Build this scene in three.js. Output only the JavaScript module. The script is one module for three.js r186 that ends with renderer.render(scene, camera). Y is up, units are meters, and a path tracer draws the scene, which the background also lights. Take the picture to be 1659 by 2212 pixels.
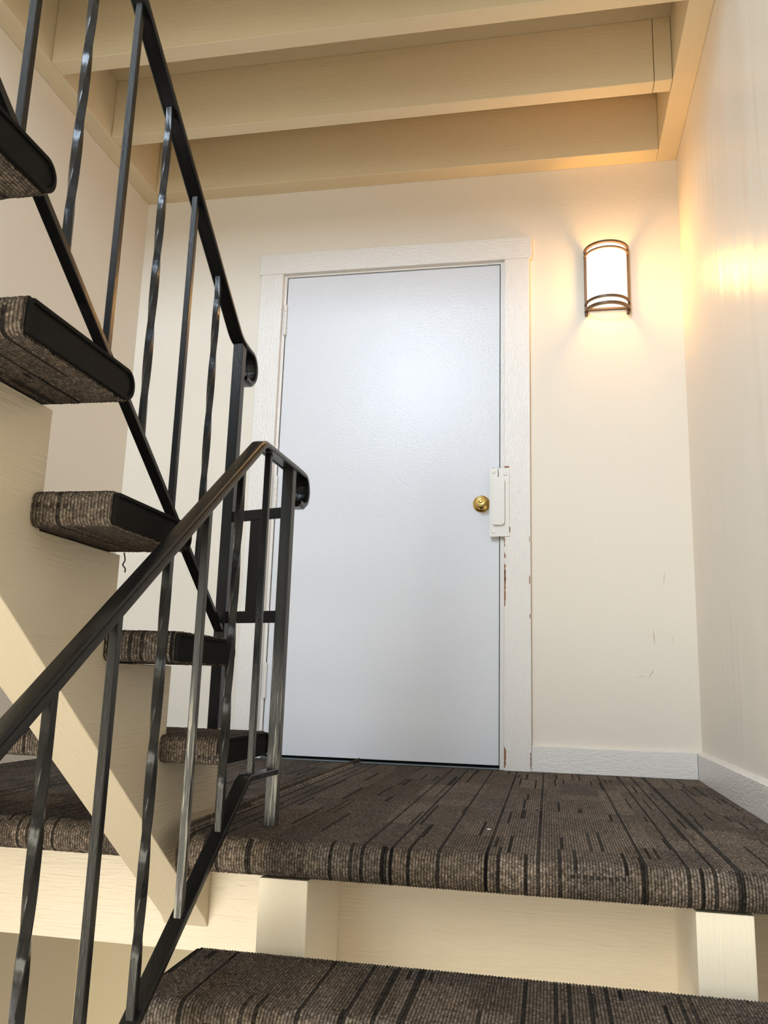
import * as THREE from 'three';
import { Sky } from 'three/addons/objects/Sky.js';
import { RoundedBoxGeometry } from 'three/addons/geometries/RoundedBoxGeometry.js';
import { mergeGeometries, mergeVertices, toCreasedNormals } from 'three/addons/utils/BufferGeometryUtils.js';
import { RectAreaLightUniformsLib } from 'three/addons/lights/RectAreaLightUniformsLib.js';

// ---------------------------------------------------------------- camera, sky, exposure
const scene = new THREE.Scene();
const camera = new THREE.PerspectiveCamera(2 * Math.atan(1106 / 1808.1) * 180 / Math.PI, 1659 / 2212, 0.05, 60);
camera.position.set(0.1871, 0.31, 3.2646);
{
  const yaw = 0.1969, pitch = 0.1996, roll = 0.0304;
  const m = new THREE.Matrix4().makeRotationY(yaw)
    .multiply(new THREE.Matrix4().makeRotationX(pitch))
    .multiply(new THREE.Matrix4().makeRotationZ(roll));
  camera.quaternion.setFromRotationMatrix(m);
}
scene.add(camera);
const renderer = new THREE.WebGLRenderer({ antialias: true });
renderer.toneMapping = THREE.LinearToneMapping;
renderer.toneMappingExposure = 1.0;
renderer.shadowMap.enabled = true;
RectAreaLightUniformsLib.init();
const sky = new Sky();
sky.scale.setScalar(50);
sky.material.uniforms.turbidity.value = 6;
sky.material.uniforms.rayleigh.value = 1.2;
sky.material.uniforms.mieCoefficient.value = 0.004;
sky.material.uniforms.mieDirectionalG.value = 0.8;
sky.material.uniforms.sunPosition.value.set(0.6, 0.75, -0.3).normalize();
scene.add(sky);
scene.environmentIntensity = 0.3;
const W = [[26, 31.5, 37.5], [4.2, 4.0, 3.3], [12, 11.1, 8.6], [3.4, 2.85, 2.5], [0.64, 0.305, 0.058]];   // upper window, front doorway, its lower half, low entrance, lamp

function daylight(x, y, z, w, h, c, turn = 0) {
  const m = Math.max(...c, 1e-9), l = new THREE.RectAreaLight(new THREE.Color().setRGB(c[0] / m, c[1] / m, c[2] / m), m, w, h);
  l.position.set(x, y, z);
  l.rotation.set(0, turn, 0);            // shines towards -z when turn is 0
  l.castShadow = true;
  scene.add(l);
}
daylight(-1.08, 3.50, 5.20, 1.0, 1.3, W[0]);
daylight(-1.05, 1.10, 5.20, 1.0, 2.0, W[1]);
daylight(-1.05, -0.70, 5.20, 1.0, 1.4, W[2]);
daylight(-1.640, -1.35, 2.85, 1.2, 1.7, W[3], -Math.PI / 2);

// ---------------------------------------------------------------- helpers
function rng(seed) {
  let a = seed >>> 0;
  return () => { a = (a + 0x6D2B79F5) | 0; let t = Math.imul(a ^ (a >>> 15), 1 | a); t = (t + Math.imul(t ^ (t >>> 7), 61 | t)) ^ t; return ((t ^ (t >>> 14)) >>> 0) / 4294967296; };
}
const used = {};
function numbered(name) {
  const n = used[name] = (used[name] ?? -1) + 1;
  return n ? name + '_' + String(n).padStart(3, '0') : name;
}
function thing(name, label, category, group) {
  const o = new THREE.Group(); o.name = numbered(name); scene.add(o);
  o.userData = { label, category };
  if (group) o.userData.group = group;
  return o;
}
function struct(name, label, category) {
  const o = thing(name, label, category); o.userData.kind = 'structure'; return o;
}
function part(parent, name, geo, mat, label) {
  const siblings = parent.children.filter((c) => c.name.replace(/_\d{3}$/, '') === name).length;
  const m = new THREE.Mesh(geo, mat);
  m.name = siblings ? name + '_' + String(siblings).padStart(3, '0') : name;
  m.castShadow = m.receiveShadow = true;
  if (label) m.userData.label = label;
  parent.add(m);
  return m;
}
function solo(name, geo, mat, label, category, kind) {
  const m = new THREE.Mesh(geo, mat); m.name = numbered(name); m.castShadow = m.receiveShadow = true;
  m.userData = { label, category }; if (kind) m.userData.kind = kind;
  scene.add(m); return m;
}
// uv in metres by the dominant axis of each face; along = axis of the grain (becomes v)
function metreUV(g, along = 'y') {
  g = g.index ? g.toNonIndexed() : g;
  const p = g.attributes.position, uv = new Float32Array(p.count * 2), a = new THREE.Vector3(), b = new THREE.Vector3(), c = new THREE.Vector3();
  for (let i = 0; i < p.count; i += 3) {
    a.fromBufferAttribute(p, i); b.fromBufferAttribute(p, i + 1).sub(a); c.fromBufferAttribute(p, i + 2).sub(a);
    const n = b.cross(c), ax = Math.abs(n.x), ay = Math.abs(n.y), az = Math.abs(n.z);
    const axes = ax >= ay && ax >= az ? ['z', 'y'] : ay >= az ? ['x', 'z'] : ['x', 'y'];
    if (axes[0] === along) axes.reverse();
    for (let k = 0; k < 3; k++) { a.fromBufferAttribute(p, i + k); uv[(i + k) * 2] = a[axes[0]]; uv[(i + k) * 2 + 1] = a[axes[1]]; }
  }
  g.setAttribute('uv', new THREE.BufferAttribute(uv, 2));
  return g;
}
function box(x0, x1, y0, y1, z0, z1, r = 0.002, along = 'y') {
  const w = x1 - x0, h = y1 - y0, d = z1 - z0;
  const g = r > 0 ? new RoundedBoxGeometry(w, h, d, 2, Math.min(r, w / 2.01, h / 2.01, d / 2.01)) : new THREE.BoxGeometry(w, h, d);
  g.translate((x0 + x1) / 2, (y0 + y1) / 2, (z0 + z1) / 2);
  return metreUV(g, along);
}
// tileable value noise, several octaves, as grey bytes
function noiseField(size, cx, cy, octaves, seed, gain = 0.5) {
  const f = new Float32Array(size * size); let amp = 1, tot = 0;
  for (let o = 0; o < octaves; o++) {
    const nx = Math.max(1, Math.round(cx * 2 ** o)), ny = Math.max(1, Math.round(cy * 2 ** o)), r = rng(seed + o * 101), lat = new Float32Array(nx * ny).map(() => r());
    for (let y = 0; y < size; y++) {
      const fy = y / size * ny, y0 = Math.floor(fy), ty = fy - y0, sy = ty * ty * (3 - 2 * ty), ya = (y0 % ny) * nx, yb = ((y0 + 1) % ny) * nx;
      for (let x = 0; x < size; x++) {
        const fx = x / size * nx, x0 = Math.floor(fx), tx = fx - x0, sx = tx * tx * (3 - 2 * tx), xa = x0 % nx, xb = (x0 + 1) % nx;
        const t = lat[ya + xa] * (1 - sx) + lat[ya + xb] * sx, b = lat[yb + xa] * (1 - sx) + lat[yb + xb] * sx;
        f[y * size + x] += amp * (t * (1 - sy) + b * sy);
      }
    }
    tot += amp; amp *= gain;
  }
  return f.map((v) => v / tot);
}
function greyTex(field, size, period, lo = 0, hi = 255) {
  const d = new Uint8Array(size * size * 4);
  for (let i = 0; i < size * size; i++) { const v = Math.max(0, Math.min(255, lo + field[i] * (hi - lo))); d[i * 4] = d[i * 4 + 1] = d[i * 4 + 2] = v; d[i * 4 + 3] = 255; }
  return finishTex(new THREE.DataTexture(d, size, size), period);
}
function finishTex(t, period, srgb) {
  t.wrapS = t.wrapT = THREE.RepeatWrapping; t.magFilter = THREE.LinearFilter; t.minFilter = THREE.LinearMipmapLinearFilter; t.generateMipmaps = true;
  t.repeat.set(1 / period, 1 / period); if (srgb) t.colorSpace = THREE.SRGBColorSpace; t.needsUpdate = true; return t;
}

// ---------------------------------------------------------------- materials
const peel = greyTex(noiseField(512, 60, 60, 3, 7), 512, 0.30);
const rolled = greyTex(noiseField(512, 40, 40, 3, 17, 0.7), 512, 0.5);
const grain = greyTex(noiseField(512, 90, 7, 3, 27, 0.6), 512, 0.35);
const brushed = greyTex(noiseField(512, 110, 34, 3, 37, 0.7), 512, 0.40);
const wavyF = noiseField(512, 13, 1, 3, 47, 0.55);
const wavy = greyTex(wavyF, 512, 1.6);

const std = (o) => new THREE.MeshPhysicalMaterial(o);
const rgb = (r, g, b) => new THREE.Color().setRGB(r, g, b);
const M = {
  wall: std({ color: rgb(0.80, 0.735, 0.645), roughness: 0.55, bumpMap: rolled, bumpScale: 0.0004 }),
  gloss: std({ color: rgb(0.79, 0.73, 0.645), roughness: 0.33, bumpMap: wavy, bumpScale: 0.007 }),
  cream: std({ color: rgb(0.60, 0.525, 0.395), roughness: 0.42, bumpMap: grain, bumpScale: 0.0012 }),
  ceil: std({ color: rgb(0.74, 0.63, 0.435), roughness: 0.6, bumpMap: grain, bumpScale: 0.0005 }),
  rim: std({ color: rgb(0.80, 0.71, 0.565), roughness: 0.38, bumpMap: grain, bumpScale: 0.0016 }),
  trim: std({ color: rgb(0.80, 0.765, 0.735), roughness: 0.30, bumpMap: brushed, bumpScale: 0.0017 }),
  door: std({ color: rgb(0.73, 0.74, 0.79), roughness: 0.27, specularIntensity: 0.62, bumpMap: peel, bumpScale: 0.00035 }),
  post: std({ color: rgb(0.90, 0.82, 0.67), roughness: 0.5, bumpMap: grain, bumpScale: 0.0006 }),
  lowWall: std({ color: rgb(0.88, 0.78, 0.56), roughness: 0.6, bumpMap: rolled, bumpScale: 0.0004 }),
  scuff: std({ color: rgb(0.60, 0.49, 0.37), roughness: 0.6 }),
  smudge: std({ color: rgb(0.60, 0.56, 0.50), roughness: 0.6 }),
  white: std({ color: rgb(0.78, 0.76, 0.72), roughness: 0.35 }),
  bareWood: std({ color: rgb(0.28, 0.13, 0.07), roughness: 0.8 }),
  chip: std({ color: rgb(0.05, 0.045, 0.09), roughness: 0.6 }),
  brass: std({ color: rgb(0.74, 0.53, 0.18), metalness: 1, roughness: 0.17 }),
  iron: std({ color: rgb(0.008, 0.0083, 0.009), roughness: 0.25, specularIntensity: 0.62, bumpMap: brushed, bumpScale: 0.00025 }),
  bronze: std({ color: rgb(0.13, 0.085, 0.055), metalness: 0.5, roughness: 0.42 }),
  vinyl: std({ color: rgb(0.007, 0.007, 0.0068), roughness: 0.65, specularIntensity: 0.15, bumpMap: peel, bumpScale: 0.0003 }),
  dark: std({ color: rgb(0.02, 0.018, 0.016), roughness: 0.9 }),
  concrete: std({ color: rgb(0.35, 0.33, 0.30), roughness: 0.9, bumpMap: rolled, bumpScale: 0.001 }),
};
// worn black paint: pale vertical rubs on the metal
const worn = (() => {
  const S = 1024, a = noiseField(S, 260, 9, 4, 91, 0.7), b = noiseField(S, 40, 6, 2, 92), d = new Uint8Array(S * S * 4);
  for (let i = 0; i < S * S; i++) {
    const v = Math.floor(i / S) / S * 0.8, low = Math.max(0, Math.min(1, (0.42 - v) / 0.12));     // rubbed below hip height only
    const k = Math.max(0, Math.min(1, (a[i] * 0.8 + b[i] * 0.35 - 0.60) * 7)) * (0.12 + 0.88 * low) + 0.12 * low;
    d[i * 4] = 24 + k * 120; d[i * 4 + 1] = 24 + k * 118; d[i * 4 + 2] = 25 + k * 108; d[i * 4 + 3] = 255;
  }
  return finishTex(new THREE.DataTexture(d, S, S), 0.8, true);
})();
M.wornIron = std({ map: worn, roughness: 0.38, bumpMap: brushed, bumpScale: 0.0003 });

// loop-pile carpet: ribs run along v, broken dark lines, short blocks
const PITCH = 1.28 / 230, ROWS = 190, PERIOD = 1.28;
const carpetMaps = (() => {
  const S = 2048, r = rng(5), cols = 230, tone = new Float32Array(cols * ROWS), hue = new Float32Array(cols * ROWS);
  let c0 = 0;
  while (c0 < cols) {
    const c1 = Math.min(cols, c0 + 7 + Math.floor(r() * 15)); let r0 = -Math.floor(r() * 20);
    while (r0 < ROWS) {
      const r1 = r0 + 16 + Math.floor(r() * 26), base = 0.86 + r() * 0.24, warm = r(), darkCols = {}, n = Math.floor(r() * 2.4);
      for (let i = 0; i < n; i++) { const c = c0 + Math.floor(r() * (c1 - c0)); darkCols[c] = 0.3 + r() * 0.35; if (r() < 0.15) darkCols[c + 1] = 0.5; }
      const rowDark = r() < 0.7, period = 2 + Math.floor(r() * 2), second = r() < 0.5 ? 2 : 5;
      for (let y = Math.max(0, r0); y < Math.min(ROWS, r1); y++) for (let c = c0; c < c1; c++) {
        let t = base * (0.85 + 0.30 * r());
        if (darkCols[c]) t *= darkCols[c];
        if (rowDark && y === r0 && c % period === 0) t *= 0.66;
        tone[y * cols + c] = t; hue[y * cols + c] = warm * 0.6 + r() * 0.4 - (darkCols[c] ? 0.5 : 0);
      }
      r0 = r1;
    }
    c0 = c1;
  }
  for (let c = 0; c < cols; c++) if (r() < 0.035) for (let y = 0; y < ROWS; y++) { tone[y * cols + c] *= 0.5; hue[y * cols + c] -= 0.4; }
  const col = new Uint8Array(S * S * 4), bmp = new Float32Array(S * S), fz = noiseField(S, 420, 420, 1, 61);
  for (let y = 0; y < S; y++) for (let x = 0; x < S; x++) {
    const i = y * S + x, cx = x / S * cols, c = Math.floor(cx), fx = cx - c;
    const ry = y / S * ROWS + (c % 2) * 0.5 + (c * 7919 % 13) / 40, rr = Math.floor(ry) % ROWS, fy = ry - Math.floor(ry);
    const gap = 0.42 + 0.58 * Math.sin(Math.PI * fx) ** 0.55 * (0.72 + 0.28 * Math.sin(Math.PI * fy) ** 0.6);   // dark backing shows between the rows of loops
    const t = tone[rr * cols + c] * (0.74 + 0.52 * fz[i]) * gap, h = hue[rr * cols + c];
    col[i * 4] = Math.min(255, 121 * t * (1 + 0.05 * h)); col[i * 4 + 1] = Math.min(255, 111 * t * (1 + 0.01 * h)); col[i * 4 + 2] = Math.min(255, 103 * t * (1 - 0.06 * h)); col[i * 4 + 3] = 255;
    bmp[i] = Math.sin(Math.PI * fx) ** 0.8 * (0.6 + 0.4 * Math.sin(Math.PI * fy)) * 0.85 + 0.15 * fz[i];
  }
  return [finishTex(new THREE.DataTexture(col, S, S), PERIOD, true), greyTex(bmp, S, PERIOD)];
})();
M.carpet = std({ map: carpetMaps[0], bumpMap: carpetMaps[1], bumpScale: 0.005, roughness: 1, sheen: 0.25, sheenRoughness: 0.7, sheenColor: rgb(0.25, 0.23, 0.21), specularIntensity: 0.2 });

// ---------------------------------------------------------------- carpet wrapped on a profile
// profile: points [z, y, w], w = how much the pile stands up there; swept along x with ribs
const hash = (a, b) => { let h = Math.imul(a * 374761393 + b * 668265263 ^ 0x5bf03635, 1274126177); h ^= h >>> 13; h = Math.imul(h, 1103515245); return ((h ^ (h >>> 16)) >>> 0) / 4294967296; };
function wrap(profile, x0, x1, { v0 = 0, u0 = 0, closed = true, roundL = 0, roundR = 0, amp = 0.0021 } = {}) {
  const n = profile.length, cols = Math.round((x1 - x0) / (PITCH / 4)), nor = [], s = [v0];
  for (let i = 0; i < n; i++) {
    const a = profile[closed ? (i + n - 1) % n : Math.max(0, i - 1)], b = profile[closed ? (i + 1) % n : Math.min(n - 1, i + 1)], dz = b[0] - a[0], dy = b[1] - a[1], l = Math.hypot(dz, dy) || 1;
    nor.push([dy / l, -dz / l]);
    if (i) s.push(s[i - 1] + Math.hypot(profile[i][0] - profile[i - 1][0], profile[i][1] - profile[i - 1][1]));
  }
  const rows = closed ? n + 1 : n; if (closed) s.push(s[n - 1] + Math.hypot(profile[0][0] - profile[n - 1][0], profile[0][1] - profile[n - 1][1]));
  const pos = [], uv = [], idx = [];
  for (let c = 0; c <= cols; c++) {
    const x = x0 + (x1 - x0) * c / cols, dl = x - x0, dr = x1 - x;
    let inset = 0;
    if (roundL && dl < roundL) inset += roundL - Math.sqrt(Math.max(0, roundL ** 2 - (roundL - dl) ** 2));
    if (roundR && dr < roundR) inset += roundR - Math.sqrt(Math.max(0, roundR ** 2 - (roundR - dr) ** 2));
    const cell = Math.floor((x + u0) / PITCH), ph = (x + u0) / PITCH - cell, rib = Math.sin(Math.PI * ph) - 0.6;
    for (let i = 0; i < rows; i++) {
      const p = profile[i % n], q = nor[i % n], w = p[2] ?? 1;
      const d = amp * w * (rib + 0.45 * (hash(cell, Math.round(s[i % n] / 0.006)) - 0.5) + 0.25 * (hash(c, i % n) - 0.5)) - inset * (p[3] ?? 1);
      pos.push(x, p[1] + q[1] * d, p[0] + q[0] * d); uv.push(x + u0, s[i]);
    }
  }
  for (let c = 0; c < cols; c++) for (let i = 0; i < rows - 1; i++) { const a = c * rows + i, b = a + rows; idx.push(a, a + 1, b, b, a + 1, b + 1); }
  if (closed) for (const [c, flip] of [[0, 0], [cols, 1]]) {                        // close both ends
    const base = pos.length / 3; let mz = 0, my = 0;
    for (let i = 0; i < n; i++) { const k = (c * rows + i) * 3; pos.push(pos[k], pos[k + 1], pos[k + 2]); uv.push(pos[k + 2], pos[k + 1]); mz += pos[k + 2] / n; my += pos[k + 1] / n; }
    pos.push(c ? x1 : x0, my, mz); uv.push(mz, my);
    for (let i = 0; i < n; i++) { const j = (i + 1) % n; flip ? idx.push(base + i, base + j, base + n) : idx.push(base + j, base + i, base + n); }
  }
  const g = new THREE.BufferGeometry();
  g.setAttribute('position', new THREE.Float32BufferAttribute(pos, 3)); g.setAttribute('uv', new THREE.Float32BufferAttribute(uv, 2));
  g.setIndex(idx); g.computeVertexNormals();
  return g;
}
// rounded bar in (z, y): from z0 (radius r0) to z1 (radius r1); runs over the top from z0 to z1, down, back underneath
function slabProfile(z0, z1, y0, y1, r0, r1, step = 0.008) {
  const p = [], arc = (cz, cy, r, a0, a1) => { const k = Math.max(4, Math.ceil(Math.abs(a1 - a0) * r / 0.004)); for (let i = 0; i <= k; i++) { const a = a0 + (a1 - a0) * i / k; p.push([cz + r * Math.cos(a), cy + r * Math.sin(a)]); } };
  const line = (za, ya, zb, yb) => { const k = Math.max(1, Math.round(Math.hypot(zb - za, yb - ya) / step)); for (let i = 1; i < k; i++) p.push([za + (zb - za) * i / k, ya + (yb - ya) * i / k]); };
  line(z0 + r0, y1, z1 - r1, y1); arc(z1 - r1, y1 - r1, r1, Math.PI / 2, 0); line(z1, y1 - r1, z1, y0 + r1); arc(z1 - r1, y0 + r1, r1, 0, -Math.PI / 2);
  line(z1 - r1, y0, z0 + r0, y0); arc(z0 + r0, y0 + r0, r0, -Math.PI / 2, -Math.PI); line(z0, y0 + r0, z0, y1 - r0); arc(z0 + r0, y1 - r0, r0, Math.PI, Math.PI / 2);
  const out = []; for (const q of p) { const l = out[out.length - 1]; if (!l || Math.hypot(q[0] - l[0], q[1] - l[1]) > 5e-4) out.push(q); }
  const f = out[0], l = out[out.length - 1]; if (Math.hypot(f[0] - l[0], f[1] - l[1]) < 5e-4) out.pop();
  return out;
}

// ---------------------------------------------------------------- dimensions (metres); the door wall is z = 0, the landing y = 0
const XL = -1.629, XR = 0.7227, YB = 2.459, RISE = 0.1921, RUN = 0.2506;
const RIM_Z = 1.335, SX0 = -0.68, SX1 = -0.575;

// ---------------------------------------------------------------- walls
const DX0 = -0.9262, LEAF_TOP = 2.04;
{
  const s = new THREE.Shape(); s.moveTo(XL - 0.15, -0.06); s.lineTo(XR + 0.15, -0.06); s.lineTo(XR + 0.15, 5.4); s.lineTo(XL - 0.15, 5.4); s.closePath();
  const h = new THREE.Path(); h.moveTo(-0.952, 0); h.lineTo(-0.952, 2.066); h.lineTo(0.026, 2.066); h.lineTo(0.026, 0); h.closePath(); s.holes.push(h);
  const g = new THREE.ExtrudeGeometry(s, { depth: 0.15, bevelEnabled: false }); g.translate(0, 0, -0.15);
  const wb = solo('wall_back', metreUV(g), M.wall, 'plain off white painted wall around the flush door', 'wall', 'structure');
  const mark = (x, y, w, h, lean, seed, mat, label) => {                  // rubbed streak, a film on the paint
    const r = rng(seed), pts = [], k = 7;
    for (let i = 0; i <= k; i++) { const t = i / k; pts.push(new THREE.Vector2(x + lean * t - w * (0.3 + 0.7 * r()) * Math.sin(Math.PI * (0.1 + 0.8 * t)) / 2, y + h * t)); }
    for (let i = k; i >= 0; i--) { const t = i / k; pts.push(new THREE.Vector2(x + lean * t + w * (0.3 + 0.7 * r()) * Math.sin(Math.PI * (0.1 + 0.8 * t)) / 2, y + h * t)); }
    const mg = new THREE.ExtrudeGeometry(new THREE.Shape(pts), { depth: 0.0003, bevelEnabled: false }); part(wb, 'scuff_mark', mg, mat, label);
  };
  mark(0.572, 0.475, 0.006, 0.055, -0.004, 71, M.scuff, 'faint brown rub on the wall'); mark(0.640, 0.475, 0.004, 0.030, -0.004, 72, M.scuff, 'faint brown rub on the wall');
  mark(0.612, 0.70, 0.004, 0.045, 0.004, 73, M.scuff, 'faint brown rub on the wall'); mark(0.548, 0.352, 0.010, 0.028, 0.016, 74, M.smudge, 'grey smudge on the wall'); mark(0.505, 0.350, 0.012, 0.010, 0.03, 75, M.smudge, 'grey smudge on the wall');
  solo('wall_lower', box(XL - 0.15, XR + 0.15, -3, -0.06, -0.15, 0, 0), M.lowWall, 'tan wall of the lower level seen under the landing', 'wall', 'structure');
}
solo('wall_right', box(XR, XR + 0.15, -3, 5.4, 0, 5.4, 0), M.gloss, 'glossy off white painted wall right of the wall lamp', 'wall', 'structure');
{
  const s = new THREE.Shape(); s.moveTo(0, -3); s.lineTo(5.4, -3); s.lineTo(5.4, 5.4); s.lineTo(0, 5.4); s.closePath();
  const h = new THREE.Path(); h.moveTo(2.25, -2.2); h.lineTo(2.25, -0.5); h.lineTo(3.45, -0.5); h.lineTo(3.45, -2.2); h.closePath(); s.holes.push(h);
  const g = new THREE.ExtrudeGeometry(s, { depth: 0.15, bevelEnabled: false }); g.rotateY(-Math.PI / 2); g.translate(XL, 0, 0);
  solo('wall_left', metreUV(g), M.wall, 'off white painted wall behind the upper stair flight', 'wall', 'structure');
}
{
  const s = new THREE.Shape(); s.moveTo(XL, -3); s.lineTo(XR, -3); s.lineTo(XR, 5.4); s.lineTo(XL, 5.4); s.closePath();
  for (const [a, b, c, d] of [[-1.58, -0.58, 2.85, 4.15], [-1.55, -0.55, -1.4, 2.1]]) { const h = new THREE.Path(); h.moveTo(a, c); h.lineTo(a, d); h.lineTo(b, d); h.lineTo(b, c); h.closePath(); s.holes.push(h); }
  const g = new THREE.ExtrudeGeometry(s, { depth: 0.12, bevelEnabled: false }); g.translate(0, 0, 5.22);
  solo('wall_front', metreUV(g), M.wall, 'wall behind the viewer with the daylight openings', 'wall', 'structure');
}
solo('floor_lower', box(XL - 0.15, XR + 0.15, -3.1, -2.7, -0.15, 5.4, 0), M.concrete, 'concrete floor at the foot of the stairs', 'floor', 'structure');
solo('ceiling_upper', box(XL - 0.15, XR + 0.15, 5.3, 5.4, -0.15, 5.4, 0), M.wall, 'ceiling high over the stairwell', 'ceiling', 'structure');

// ---------------------------------------------------------------- ceiling over the landing: deck, joists, ledgers
{
  const c = struct('ceiling', 'cream painted deck on exposed joists over the landing', 'ceiling');
  part(c, 'deck', box(XL, XR, 2.722, 2.82, 0, 1.40, 0, 'x'), M.ceil);
  const joist = (x0, x1, z0, z1, dy = 0) => part(c, 'joist', box(x0, x1, YB + dy, 2.722, z0, z1, 0.003, 'x'), M.ceil);
  joist(XL + 0.0765, 0.6428, 0.0, 0.082);
  joist(XL + 0.0765, 0.5788, 0.425, 0.488);
  joist(XL + 0.0765, 0.6428, 0.850, 0.918);
  joist(XL + 0.0765, 0.6428, 1.275, 1.40);
  part(c, 'blocking', box(0.5805, 0.6415, YB + 0.001, 2.722, 0.425, 0.490, 0.002, 'x'), M.ceil);
  part(c, 'ledger', box(XL, XL + 0.076, YB - 0.001, 2.722, 0, 1.40, 0.003, 'z'), M.ceil);
  part(c, 'ledger', box(0.643, XR, YB - 0.001, 2.722, 0, 1.40, 0.003, 'z'), M.ceil);
}

// ---------------------------------------------------------------- door
const door = struct('door_1', 'white flush door with brass knob and a latch guard', 'door');
{
  const leaf = part(door, 'leaf', box(DX0, 0, 0.015, LEAF_TOP, -0.048, -0.004, 0.002), M.door);
  // frame: jambs, stops
  part(door, 'jamb', box(-0.951, -0.9295, 0, 2.065, -0.15, 0.001, 0.001), M.trim);
  part(door, 'jamb', box(0.0032, 0.025, 0, 2.065, -0.15, 0.001, 0.001), M.trim);
  part(door, 'head_jamb', box(-0.9295, 0.0032, 2.0432, 2.065, -0.15, 0.001, 0.001, 'x'), M.trim);
  part(door, 'stop', box(-0.9295, 0.0032, 0, 2.0432, -0.09, -0.055, 0), M.dark);
  part(door, 'threshold', box(-0.929, 0.003, 0, 0.006, -0.14, 0.012, 0.002, 'x'), std({ color: rgb(0.16, 0.19, 0.20), roughness: 0.45, metalness: 0.6 }), 'grey metal threshold strip');
  // hinges: three painted butt hinges, knuckles cut in five
  for (const y of [1.842, 1.072, 0.300]) {
    const parts = [];
    for (let k = 0; k < 5; k++) { const cg = new THREE.CylinderGeometry(0.0072, 0.0072, 0.0245, 16); cg.translate(0, (k - 2) * 0.0262, 0); parts.push(cg); }
    const pin = new THREE.CylinderGeometry(0.0055, 0.0055, 0.13, 12); parts.push(pin);
    for (const sgn of [-1, 1]) { const t = new THREE.SphereGeometry(0.0066, 12, 8); t.scale(1, 0.8, 1); t.translate(0, sgn * 0.067, 0); parts.push(t); }
    const g = mergeGeometries(parts); g.translate(-0.9285, y, 0.0035);
    const h = part(door, 'hinge', g, M.white);
    part(h, 'hinge_leaf', box(-0.926, -0.912, y - 0.066, y + 0.066, -0.0045, -0.0030, 0), M.door);
  }
  // knob: rosette, neck and turned knob with its keyway face
  const lathe = (q) => { const g = new THREE.LatheGeometry(q.map((p) => new THREE.Vector2(...p)), 48); g.rotateX(Math.PI / 2); g.translate(-0.070, 1.0125, -0.004); return g; };
  const rose = lathe([[0, 0], [0.0345, 0], [0.0345, 0.003], [0.032, 0.0075], [0.025, 0.0115], [0.017, 0.0135], [0.012, 0.018], [0.0105, 0.026], [0, 0.026]]);
  const ball = lathe([[0, 0.020], [0.0105, 0.024], [0.0150, 0.032], [0.0190, 0.040], [0.0205, 0.048], [0.0195, 0.0555], [0.0170, 0.0595], [0.0150, 0.0600], [0.0135, 0.0580], [0.0095, 0.0570], [0.0078, 0.0594], [0.005, 0.0610], [0, 0.0615]]);
  const knob = part(door, 'door_knob', ball, M.brass, 'polished brass door knob');
  part(knob, 'rosette', rose, M.brass);
  // latch guard: pressed plate with a raised channel and round-head bolts
  const s = new THREE.Shape(), X0 = -0.0365, X1 = 0.0395, Y0 = 0.876, Y1 = 1.151, R = 0.006;
  s.moveTo(X0 + R, Y0); s.lineTo(X1, Y0 + 0.002); s.lineTo(X1, Y1); s.lineTo(X0 + 0.036, Y1); s.lineTo(X0 + 0.036, Y1 - 0.036); s.lineTo(X0 + 0.030, Y1 - 0.036); s.lineTo(X0 + 0.030, Y1); s.lineTo(X0 + R, Y1);
  s.quadraticCurveTo(X0, Y1, X0, Y1 - R); s.lineTo(X0, Y0 + R); s.quadraticCurveTo(X0, Y0, X0 + R, Y0);
  const pg = new THREE.ExtrudeGeometry(s, { depth: 0.0022, bevelEnabled: true, bevelThickness: 0.0006, bevelSize: 0.0006, bevelSegments: 2 });
  pg.translate(0, 0, 0.0235);
  const guard = part(door, 'latch_guard', pg, M.white, 'white painted steel latch guard plate');
  const c = new THREE.Shape(), cx0 = -0.0275, cx1 = 0.0225, cy0 = 0.921, cy1 = 1.112, cr = 0.016;
  c.moveTo(cx0 + cr, cy0); c.lineTo(cx1 - cr, cy0); c.quadraticCurveTo(cx1, cy0, cx1, cy0 + cr); c.lineTo(cx1, cy1 - cr); c.quadraticCurveTo(cx1, cy1, cx1 - cr, cy1); c.lineTo(cx0 + cr, cy1); c.quadraticCurveTo(cx0, cy1, cx0, cy1 - cr); c.lineTo(cx0, cy0 + cr); c.quadraticCurveTo(cx0, cy0, cx0 + cr, cy0);
  const cg = new THREE.ExtrudeGeometry(c, { depth: 0.002, bevelEnabled: true, bevelThickness: 0.010, bevelSize: -0.009, bevelOffset: 0, bevelSegments: 8 });
  cg.translate(0, 0, 0.0255 - 0.0005 + 0.0005);
  part(guard, 'channel', cg, M.white);
  {
    const q = new THREE.Shape(); q.moveTo(-0.0385, 1.147); q.lineTo(-0.036, 1.154); q.lineTo(-0.028, 1.1605); q.lineTo(-0.020, 1.161); q.lineTo(-0.0165, 1.156); q.lineTo(-0.012, 1.153); q.lineTo(-0.013, 1.149); q.closePath();
    const cg2 = new THREE.ExtrudeGeometry(q, { depth: 0.001, bevelEnabled: false }); cg2.translate(0, 0, -0.0042);
    part(leaf, 'bare_patch', cg2, M.chip, 'dark purple patch where the white paint has chipped');
  }
  // spacer behind the plate, on the leaf and casing sides
  part(guard, 'spacer', box(-0.034, -0.004, 0.880, 1.148, -0.0045, 0.0236, 0.001), M.white);
  for (const [x, y] of [[-0.0205, 1.1345], [0.0245, 1.1265], [-0.0205, 0.8945]]) {
    const b = new THREE.SphereGeometry(0.0082, 20, 8, 0, Math.PI * 2, 0, Math.PI / 2); b.scale(1, 0.45, 1); b.rotateX(Math.PI / 2); b.translate(x, y, 0.0258); part(guard, 'bolt', b, M.white);
  }
}
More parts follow.
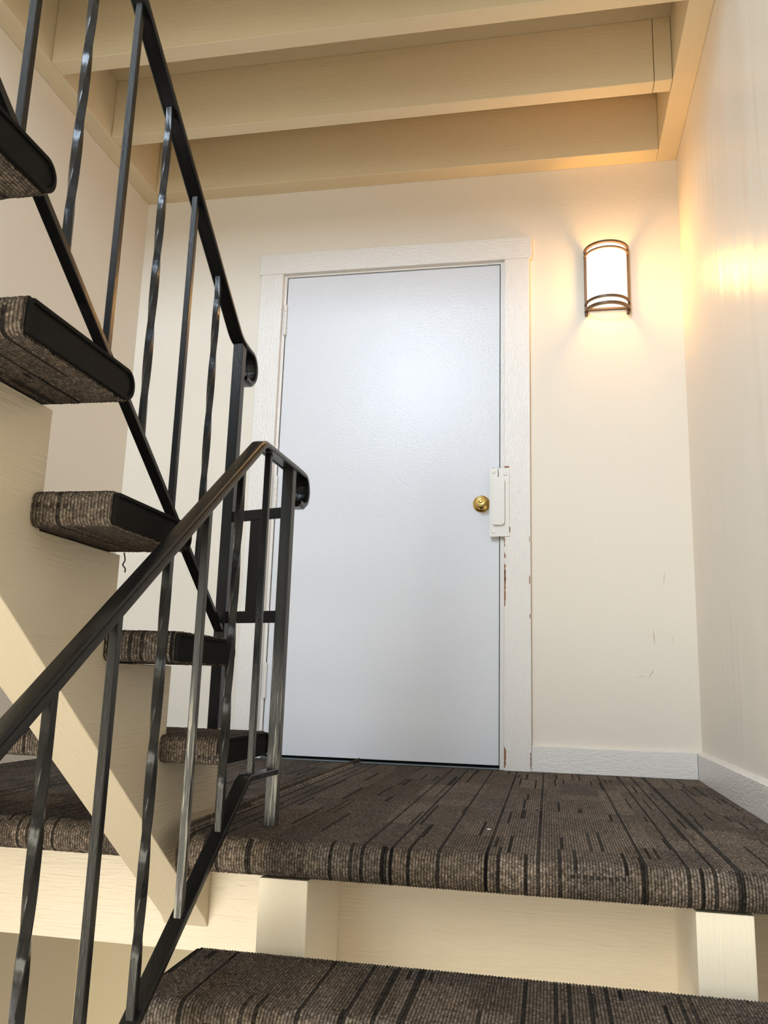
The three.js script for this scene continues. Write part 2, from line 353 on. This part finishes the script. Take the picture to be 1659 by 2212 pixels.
// casing boards
const casing = struct('trim_1', 'white brush painted casing boards framing the door', 'door trim');
{
  part(casing, 'side_casing', box(-1.043, -0.942, 0, 2.052, 0, 0.022, 0.002), M.trim);
  const right = part(casing, 'side_casing', box(0.0205, 0.1215, 0, 2.052, 0, 0.022, 0.002), M.trim);
  part(casing, 'head_casing', box(-1.051, 0.132, 2.0525, 2.149, 0, 0.022, 0.002, 'x'), M.trim);
  const chip = (x, y, w, h, seed) => {                                    // bare wood where paint has flaked off
    const r = rng(seed), s = new THREE.Shape(), pts = [], k = Math.max(4, Math.round(h / 0.008));
    for (let i = 0; i <= k; i++) pts.push([x, y + h * i / k]);
    for (let i = k; i >= 0; i--) pts.push([x + w * (0.45 + 0.55 * r()) * (i === 0 || i === k ? 0.4 : 1), y + h * i / k]);
    s.setFromPoints(pts.map((q) => new THREE.Vector2(...q)));
    const g = new THREE.ExtrudeGeometry(s, { depth: 0.0008, bevelEnabled: false }); g.translate(0, 0, 0.0216);
    return g;
  };
  [[0.0208, 0.835, 0.004, 0.045], [0.0208, 0.792, 0.006, 0.022], [0.0208, 0.605, 0.007, 0.165], [0.0208, 0.700, 0.008, 0.05], [0.0208, 0.01, 0.010, 0.075], [0.1158, 0.690, 0.0052, 0.035], [0.1166, 0.855, 0.0044, 0.022], [0.1166, 0.56, 0.0044, 0.018], [0.1166, 0.01, 0.0044, 0.06], [0.0395, 0.892, 0.006, 0.026]].forEach((a, i) => part(right, 'bare_patch', chip(...a, 300 + i), M.bareWood, 'bare brown wood where paint flaked'));
  part(right, 'bare_patch', box(0.0215, 0.0395, 1.1535, 1.160, 0.0215, 0.0226, 0), M.bareWood, 'bare brown wood where paint flaked');
}
// baseboards
const baseboard = (name, g, label) => solo(name, g, M.trim, label, 'baseboard', 'structure');
baseboard('baseboard_back', box(0.122, XR - 0.0195, 0, 0.094, 0, 0.0185, 0.003, 'x'), 'white baseboard under the wall lamp right of the door');
baseboard('baseboard_right', (() => {
  const s = new THREE.Shape(); s.moveTo(0, 0); s.lineTo(-0.019, 0); s.lineTo(-0.019, 0.088); s.lineTo(-0.014, 0.094); s.lineTo(0, 0.097); s.closePath();
  const g = new THREE.ExtrudeGeometry(s, { depth: 1.56, bevelEnabled: false }); g.translate(XR, 0, 0.0); return metreUV(g, 'z');
})(), 'white baseboard along the glossy wall beside the landing');
baseboard('baseboard_left', box(XL, -1.0435, 0, 0.094, 0, 0.0185, 0.003, 'x'), 'white baseboard behind the lowest treads of the upper flight');

// ---------------------------------------------------------------- landing
{
  const f = struct('floor', 'stair landing covered in dark taupe ribbed carpet with a rounded nosing', 'floor');
  const top = (x0, x1, z1, opts) => wrap(slabProfile(0.0, z1, -0.068, 0, 0.004, 0.031, 0.012), x0, x1, opts);
  part(f, 'carpet', top(-0.530, XR, 1.622, { roundL: 0.020, v0: 0.3 }), M.carpet);
  part(f, 'carpet', top(XL, SX0 - 0.002, 1.548, { v0: 0.3, u0: 0.4 }), M.carpet);
  part(f, 'carpet', wrap(slabProfile(0.0, RIM_Z - 0.001, -0.066, -0.0005, 0.004, 0.004, 0.012), SX0 - 0.002, -0.5302, { v0: 0.3 }), M.carpet);
  part(f, 'rim_board', box(XL, XR, -0.298, -0.069, RIM_Z - 0.04, RIM_Z, 0.002, 'x'), M.rim);
}

// ---------------------------------------------------------------- stringers
function stringer(name, x0, x1, pts, label, mat) {
  const s = new THREE.Shape(pts.map(([z, y]) => new THREE.Vector2(z, y)));
  const g = new THREE.ExtrudeGeometry(s, { depth: x1 - x0 - 0.004, bevelEnabled: true, bevelThickness: 0.002, bevelSize: 0.002, bevelOffset: -0.002, bevelSegments: 2 });
  g.rotateY(-Math.PI / 2); g.translate(x1 - 0.002, 0, 0);               // shape x -> z, extrusion -> -x
  return solo(name, metreUV(g, 'z'), mat, label, 'stringer');
}
const NOSE = (k) => 1.377 + RUN * (k - 1);                              // front of upper tread k
{
  const pts = [[RIM_Z + 0.001, -0.245], [RIM_Z + 0.001, RISE - 0.0558]], N = 10;
  for (let k = 1; k <= N; k++) { pts.push([NOSE(k + 1), RISE * k - 0.0558]); if (k < N) pts.push([NOSE(k + 1), RISE * (k + 1) - 0.0558]); }
  const zEnd = NOSE(N + 1), under = (z) => 0.412 + 0.742 * (z - 2.188);
  pts.push([zEnd, under(zEnd)]); pts.push([RIM_Z + 0.025, -0.232 + 0.018 * 0.7]);
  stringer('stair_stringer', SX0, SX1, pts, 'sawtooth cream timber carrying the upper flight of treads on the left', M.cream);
  for (const [x0, x1, label] of [[-0.370, -0.272, 'notched cream timber under the landing nosing near the black railing'], [0.437, 0.534, 'notched cream timber under the landing nosing near the glossy wall']]) {
    const q = [[RIM_Z + 0.001, -0.0712], [1.602, -0.0712]], L = 5;
    for (let k = 1; k <= L; k++) { q.push([1.602 + RUN * (k - 1), -RISE * k - 0.0558]); q.push([1.602 + RUN * k, -RISE * k - 0.0558]); }
    const zE = 1.602 + RUN * L; q.push([zE, -RISE * L - 0.3]); q.push([RIM_Z + 0.001, -0.42]);
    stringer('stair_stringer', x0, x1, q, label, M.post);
  }
}

// ---------------------------------------------------------------- treads
function treadGeo(z0, z1, y1, x0, x1, u0, v0, rBack, rNose, noseAtZ0) {
  return wrap(slabProfile(z0, z1, y1 - 0.053, y1, noseAtZ0 ? rNose : rBack, noseAtZ0 ? rBack : rNose), x0, x1, { u0, v0, amp: 0.0021 });
}
function capGeo(z0, z1, y0, y1, r0, r1, x, dir) {                        // D-shaped vinyl plate with a raised lip
  const prof = slabProfile(z0, z1, y0, y1, r0, r1, 0.02), outer = prof.map(([z, y]) => new THREE.Vector2(z, y));
  const inner = slabProfile(z0 + 0.004, z1 - 0.004, y0 + 0.004, y1 - 0.004, Math.max(0.004, r0 - 0.004), Math.max(0.004, r1 - 0.004), 0.02).map(([z, y]) => new THREE.Vector2(z, y));
  const ring = new THREE.Shape(outer); ring.holes.push(new THREE.Path(inner.slice().reverse()));
  const a = new THREE.ExtrudeGeometry(new THREE.Shape(outer), { depth: 0.004, bevelEnabled: false });
  const b = new THREE.ExtrudeGeometry(ring, { depth: 0.0025, bevelEnabled: true, bevelThickness: 0.001, bevelSize: 0.001, bevelSegments: 2 }); b.translate(0, 0, 0.004);
  const g = mergeGeometries([a, b]); g.rotateY(-Math.PI / 2); g.scale(1, 1, 1);
  if (dir > 0) g.scale(-1, 1, 1);
  g.translate(x, 0, 0);
  if (dir > 0) { const gi = g.toNonIndexed ? (g.index ? g.toNonIndexed() : g) : g; const p = gi.attributes.position.array; for (let i = 0; i < p.length; i += 9) for (let k = 0; k < 3; k++) { const t = p[i + k]; p[i + k] = p[i + 6 + k]; p[i + 6 + k] = t; } gi.computeVertexNormals(); return metreUV(gi); }
  return metreUV(g);
}
const XE = -0.446;
['lowest dark carpeted tread of the upper flight, just above the landing', 'carpeted tread second from the landing on the upper flight', 'carpeted tread third from the landing, behind the near handrail with a loose thread below', 'carpeted tread fourth from the landing with a broad black end cap', 'topmost carpeted tread in view, its rounded end at the upper edge of the stairs',
  ...['sixth', 'seventh', 'eighth', 'ninth'].map((n) => n + ' carpeted tread from the landing, on the upper flight above the view')].forEach((label, i) => {
  const k = i + 1, y = RISE * k, z0 = NOSE(k), z1 = z0 + 0.279;
  const t = thing('stair_tread', label, 'stair tread', 'open treads of the upper flight');
  part(t, 'carpet', treadGeo(z0, z1, y, XL + 0.002, XE, 0.17 * k, 0.21 * k, 0.014, 0.026, true), M.carpet);
  part(t, 'end_cap', capGeo(z0 + 0.002, z1 - 0.006, y - 0.050, y - 0.003, 0.023, 0.008, XE + 0.0005, 1), M.vinyl, 'black vinyl end cap');
  if (k === 3) {
    const c = new THREE.CatmullRomCurve3([[-0.565, y - 0.052, z0 + 0.006], [-0.563, y - 0.066, z0 + 0.004], [-0.567, y - 0.074, z0 + 0.003], [-0.561, y - 0.081, z0 + 0.004], [-0.560, y - 0.088, z0 + 0.006]].map((q) => new THREE.Vector3(...q)));
    part(t, 'loose_thread', new THREE.TubeGeometry(c, 24, 0.0012, 6), M.carpet, 'dark loose carpet thread hanging down');
  }
});
{
  const t = thing('stair_tread', 'dark ribbed carpeted tread one step below the landing, at the bottom of the view', 'stair tread');
  part(t, 'carpet', treadGeo(1.632, 1.632 + 0.281, -RISE, -0.462, XR - 0.001, 0.55, 0.1, 0.020, 0.026, false), M.carpet);
  part(t, 'end_cap', capGeo(1.638, 1.632 + 0.279, -RISE - 0.050, -RISE - 0.003, 0.012, 0.023, -0.4625, -1), M.vinyl, 'black vinyl end cap');
}

// ---------------------------------------------------------------- railings
// loft rings of points (each ring a closed loop) into a smooth-along, crisp-across solid
function loft(rings, crease = 0.6) {
  const n = rings[0].length, pos = [], uv = []; let s = 0;
  const per = [0]; for (let i = 0; i < n; i++) per.push(per[i] + rings[0][i].distanceTo(rings[0][(i + 1) % n]));
  const tri = (...v) => { for (const [p, u, w] of v) { pos.push(p.x, p.y, p.z); uv.push(u, w); } };
  for (let r = 0; r + 1 < rings.length; r++) {
    const A = rings[r], B = rings[r + 1], s1 = s + A[0].distanceTo(B[0]);
    for (let i = 0; i < n; i++) { const j = (i + 1) % n; tri([A[i], per[i], s], [A[j], per[i + 1], s], [B[i], per[i], s1]); tri([B[i], per[i], s1], [A[j], per[i + 1], s], [B[j], per[i + 1], s1]); }
    s = s1;
  }
  for (const [R, f] of [[rings[0], 1], [rings[rings.length - 1], 0]]) {
    const pts = R.map((p) => p), c = pts.reduce((a, p) => a.add(p), new THREE.Vector3()).divideScalar(n);
    for (let i = 0; i < n; i++) { const j = (i + 1) % n; f ? tri([R[j], 0, 0], [R[i], 0.01, 0], [c, 0, 0.01]) : tri([R[i], 0, 0], [R[j], 0.01, 0], [c, 0, 0.01]); }
  }
  const g = new THREE.BufferGeometry(); g.setAttribute('position', new THREE.Float32BufferAttribute(pos, 3)); g.setAttribute('uv', new THREE.Float32BufferAttribute(uv, 2));
  g.computeVertexNormals(); return toCreasedNormals(g, crease);
}
function squareRing(cx, y, cz, half, angle, bevel = 0.0012, slope = 0) {
  const out = [], h = half, b = bevel;
  for (const [x, z] of [[h - b, h], [h, h - b], [h, -h + b], [h - b, -h], [-h + b, -h], [-h, -h + b], [-h, h - b], [-h + b, h]]) {
    const X = x * Math.cos(angle) + z * Math.sin(angle), Z = -x * Math.sin(angle) + z * Math.cos(angle);
    out.push(new THREE.Vector3(cx + X, y + slope * Z, cz + Z));
  }
  return out;
}
function bar(cx, cz, y0, y1, half, slope, twisted, start = 0) {
  const rings = [squareRing(cx, y0, cz, half, 0, 0.0012, slope)], L = y1 - y0;
  if (twisted) {
    const a = y0 + 0.07, b = y1 - 0.05, N = 90;
    for (let i = 0; i <= N; i++) rings.push(squareRing(cx, a + (b - a) * i / N, cz, half, start + Math.PI * 2 * i / N));
  }
  rings.push(squareRing(cx, y1, cz, half, 0, 0.0012, slope));
  return loft(rings, 0.5);
}
// profile (x, n) swept along points in the (z, y) plane at x = cx
function sweep(cx, profile, path) {
  const rings = path.map((p, i) => {
    const a = path[Math.max(0, i - 1)], b = path[Math.min(path.length - 1, i + 1)];
    let t1 = [p[0] - a[0], p[1] - a[1]], t2 = [b[0] - p[0], b[1] - p[1]];
    if (!i) t1 = t2; if (i === path.length - 1) t2 = t1;
    const l1 = Math.hypot(...t1), l2 = Math.hypot(...t2), tz = t1[0] / l1 + t2[0] / l2, ty = t1[1] / l1 + t2[1] / l2, l = Math.hypot(tz, ty), c = l / 2;
    const nz = ty / l, ny = -tz / l;                                      // left of travel towards -z is up
    return profile.map(([x, n]) => new THREE.Vector3(cx + x, p[1] + ny * n / Math.max(0.5, c), p[0] + nz * n / Math.max(0.5, c)));
  });
  return loft(rings, 0.55);
}
const capProfile = (w, t) => { const h = w / 2; return [[-h, 0.002], [-h, t * 0.55], [-h + 0.0025, t * 0.72], [-h + 0.0055, t * 0.72], [-h + 0.0065, t * 0.98], [-h + 0.009, t], [h - 0.009, t], [h - 0.0065, t * 0.98], [h - 0.0055, t * 0.72], [h - 0.0025, t * 0.72], [h, t * 0.55], [h, 0.002], [h - 0.0025, 0], [h - 0.006, 0], [h - 0.007, 0.002], [-h + 0.007, 0.002], [-h + 0.006, 0], [-h + 0.0025, 0]]; };
const flatProfile = (w, t) => { const h = w / 2, b = 0.0015; return [[-h, -t / 2 + b], [-h, t / 2 - b], [-h + b, t / 2], [h - b, t / 2], [h, t / 2 - b], [h, -t / 2 + b], [h - b, -t / 2], [-h + b, -t / 2]]; };
function smoothPath(pts, r = 0.02) {                                     // round the corners of a polyline
  const out = [pts[0]];
  for (let i = 1; i < pts.length - 1; i++) {
    const [a, p, b] = [pts[i - 1], pts[i], pts[i + 1]], la = Math.hypot(a[0] - p[0], a[1] - p[1]), lb = Math.hypot(b[0] - p[0], b[1] - p[1]), k = Math.min(r, la / 2.05, lb / 2.05);
    const s = [p[0] + (a[0] - p[0]) * k / la, p[1] + (a[1] - p[1]) * k / la], e = [p[0] + (b[0] - p[0]) * k / lb, p[1] + (b[1] - p[1]) * k / lb];
    for (let j = 0; j <= 6; j++) { const t = j / 6, u = 1 - t; out.push([u * u * s[0] + 2 * u * t * p[0] + t * t * e[0], u * u * s[1] + 2 * u * t * p[1] + t * t * e[1]]); }
  }
  out.push(pts[pts.length - 1]); return out;
}
function curl(z, y, r) {                                                  // lamb's tongue: level, over and back under
  const out = [];
  for (let i = 0; i <= 16; i++) { const a = Math.PI / 2 + (Math.PI * 0.98) * i / 16; out.push([z + r * 1.0 * Math.cos(a), y - r + r * Math.sin(a)]); }
  out.push([out[out.length - 1][0] + 0.032, out[out.length - 1][1] + 0.0]);
  return out;
}
{ // near railing, beside the lower flight
  const X = -0.400, slope = 0.728, r = thing('stair_railing', 'black metal railing rising from the bottom left corner to the landing', 'railing');
  const under = (z) => 0.778 - slope * (z - 1.662), bb = (z) => 0.116 - 0.715 * (z - 1.640);
  part(r, 'handrail', sweep(X, capProfile(0.036, 0.016), [...smoothPath([[3.05, under(3.05)], [1.662, 0.781], [1.42, 0.785], [1.40, 0.785]], 0.02), ...curl(1.382, 0.785, 0.031)]), M.iron);
  part(r, 'bottom_rail', sweep(X, flatProfile(0.028, 0.012), smoothPath([[3.05, bb(3.05)], [1.640, 0.116], [1.4675, 0.113]], 0.012)), M.iron);
  const zs = [1.605, 1.755, 1.905, 2.045, 2.190, 2.330, 2.475, 2.62, 2.765, 2.91];
  zs.forEach((z, i) => part(r, 'baluster', bar(X, z, z < 1.63 ? 0.117 : bb(z) + 0.006, z < 1.66 ? 0.783 : under(z) + 0.001, 0.0066, z < 1.66 ? 0 : -slope, i % 2 === 1, 0), i === 2 ? M.wornIron : M.iron));
  part(r, 'newel_post', loft([squareRing(X, 0.001, 1.455, 0.0128, 0), squareRing(X, 0.786, 1.455, 0.0128, 0)]), M.wornIron);
  // panel that ties the two newels together
  const tie = (y0, y1, w0, w1, t) => {                                    // flat plate between the newel centres, w0..w1 along the tie
    const A = new THREE.Vector3(-0.565, 0, 1.400), B = new THREE.Vector3(-0.400, 0, 1.455), L = A.distanceTo(B), g = new RoundedBoxGeometry(w1 - w0, y1 - y0, t, 2, 0.0012);
    g.translate((w0 + w1) / 2 - L / 2, (y0 + y1) / 2, 0); g.rotateY(-Math.atan2(B.z - A.z, B.x - A.x)); g.translate((A.x + B.x) / 2, 0, (A.z + B.z) / 2); return g;
  };
  part(r, 'tie_bar', tie(0.672, 0.697, 0.014, 0.160, 0.009), M.iron); part(r, 'tie_bar', tie(0.432, 0.459, 0.014, 0.160, 0.009), M.iron);
  part(r, 'tie_plate', tie(0.459, 0.672, 0.070, 0.104, 0.008), M.iron);
}
{ // far railing, beside the upper flight
  const X = -0.565, slope = 0.7315, r = thing('stair_railing', 'black metal railing climbing to the upper left corner beside the upper treads', 'railing');
  const under = (z) => 1.134 + slope * (z - 1.440), bb = (z) => 0.432 + 0.728 * (z - 1.434);
  part(r, 'handrail', sweep(X, capProfile(0.034, 0.015), [...smoothPath([[3.4, under(3.4)], [1.425, 1.125], [1.37, 1.119], [1.36, 1.1185]], 0.03), ...curl(1.350, 1.118, 0.034)]), M.iron);
  part(r, 'bottom_rail', sweep(X, flatProfile(0.021, 0.012), [[3.4, bb(3.4)], [1.4125, bb(1.4125)]]), M.iron);
  [1.560, 1.712, 1.862, 2.012, 2.160, 2.302, 2.452, 2.602, 2.752, 2.902, 3.052].forEach((z, i) => part(r, 'baluster', bar(X, z, bb(z) + 0.006, under(z) + 0.001, 0.0066, slope, i % 2 === 0, 0.3), M.iron));
  part(r, 'newel_post', loft([squareRing(X, RISE + 0.001, 1.400, 0.0128, 0), squareRing(X, 1.124, 1.400, 0.0128, 0)]), M.iron);
}

// ---------------------------------------------------------------- wall lamp
{
  const CX = 0.431, Y0 = 1.786, Y1 = 2.066, R = 0.0885, l = thing('wall_lamp', 'lit half round wall lamp with white glass in a bronze frame', 'wall lamp');
  const ring = (y0, y1, ro, ri) => {                                       // half ring standing off the wall
    const s = new THREE.Shape(); s.absarc(0, 0, ro, 0, Math.PI, false); s.absarc(0, 0, ri, Math.PI, 0, true); s.closePath();
    const g = new THREE.ExtrudeGeometry(s, { depth: y1 - y0 - 0.001, bevelEnabled: true, bevelThickness: 0.0005, bevelSize: 0.0005, bevelSegments: 1, curveSegments: 32 });
    g.rotateX(Math.PI / 2); g.translate(CX, y1 - 0.0005, 0.012); return toCreasedNormals(g, 0.5);
  };
  part(l, 'back_plate', box(CX - 0.078, CX + 0.078, Y0 + 0.022, Y1 - 0.006, 0.0, 0.008, 0.002), M.bronze);
  part(l, 'frame_ring', ring(Y1 - 0.008, Y1, R + 0.001, R - 0.011), M.bronze);
  part(l, 'frame_ring', ring(Y1 - 0.032, Y1 - 0.026, R + 0.001, R - 0.006), M.bronze);
  part(l, 'frame_ring', ring(Y0 + 0.036, Y0 + 0.046, R + 0.001, R - 0.006), M.bronze);
  part(l, 'frame_ring', ring(Y0 + 0.008, Y0 + 0.018, R + 0.001, R - 0.011), M.bronze);
  for (const sgn of [-1, 1]) part(l, 'frame_strap', box(CX + (sgn > 0 ? R - 0.013 : -R), CX + (sgn > 0 ? R : -R + 0.013), Y0, Y1 - 0.001, 0.0, 0.026, 0.0015), M.bronze);
  const sp = []; for (let i = 0; i <= 28; i++) { const a = Math.PI * i / 28; sp.push(new THREE.Vector2(Math.cos(a) * (R - 0.0085), Math.sin(a) * (R - 0.0085))); }
  const s = new THREE.Shape(sp); s.closePath();
  const g = new THREE.ExtrudeGeometry(s, { depth: Y1 - Y0 - 0.04, bevelEnabled: false }); g.rotateX(Math.PI / 2); g.translate(CX, Y1 - 0.010, 0.012);
  part(l, 'glass_shade', toCreasedNormals(g, 0.6), std({ color: rgb(0.9, 0.86, 0.78), roughness: 0.4, emissive: rgb(1, 0.86, 0.62), emissiveIntensity: 1.7 }), 'glowing white glass shade');
  const p = new THREE.PointLight(new THREE.Color().setRGB(W[4][0] / Math.max(...W[4], 1e-9), W[4][1] / Math.max(...W[4], 1e-9), W[4][2] / Math.max(...W[4], 1e-9)), Math.max(...W[4]), 0, 2);
  p.position.set(CX, (Y0 + Y1) / 2, 0.051); p.castShadow = true; p.shadow.radius = 2; scene.add(p);
}
// a crumb of lint on the carpet
{
  const g = new THREE.IcosahedronGeometry(0.0032, 1); g.scale(1.5, 0.5, 1); g.translate(0.056, 0.0022, 1.336);
  solo('lint', g, M.white, 'tiny pale crumb lying on the dark landing carpet', 'crumb');
}
scene.traverse((o) => { if (o.isLight) o.castShadow = true; });
renderer.render(scene, camera);
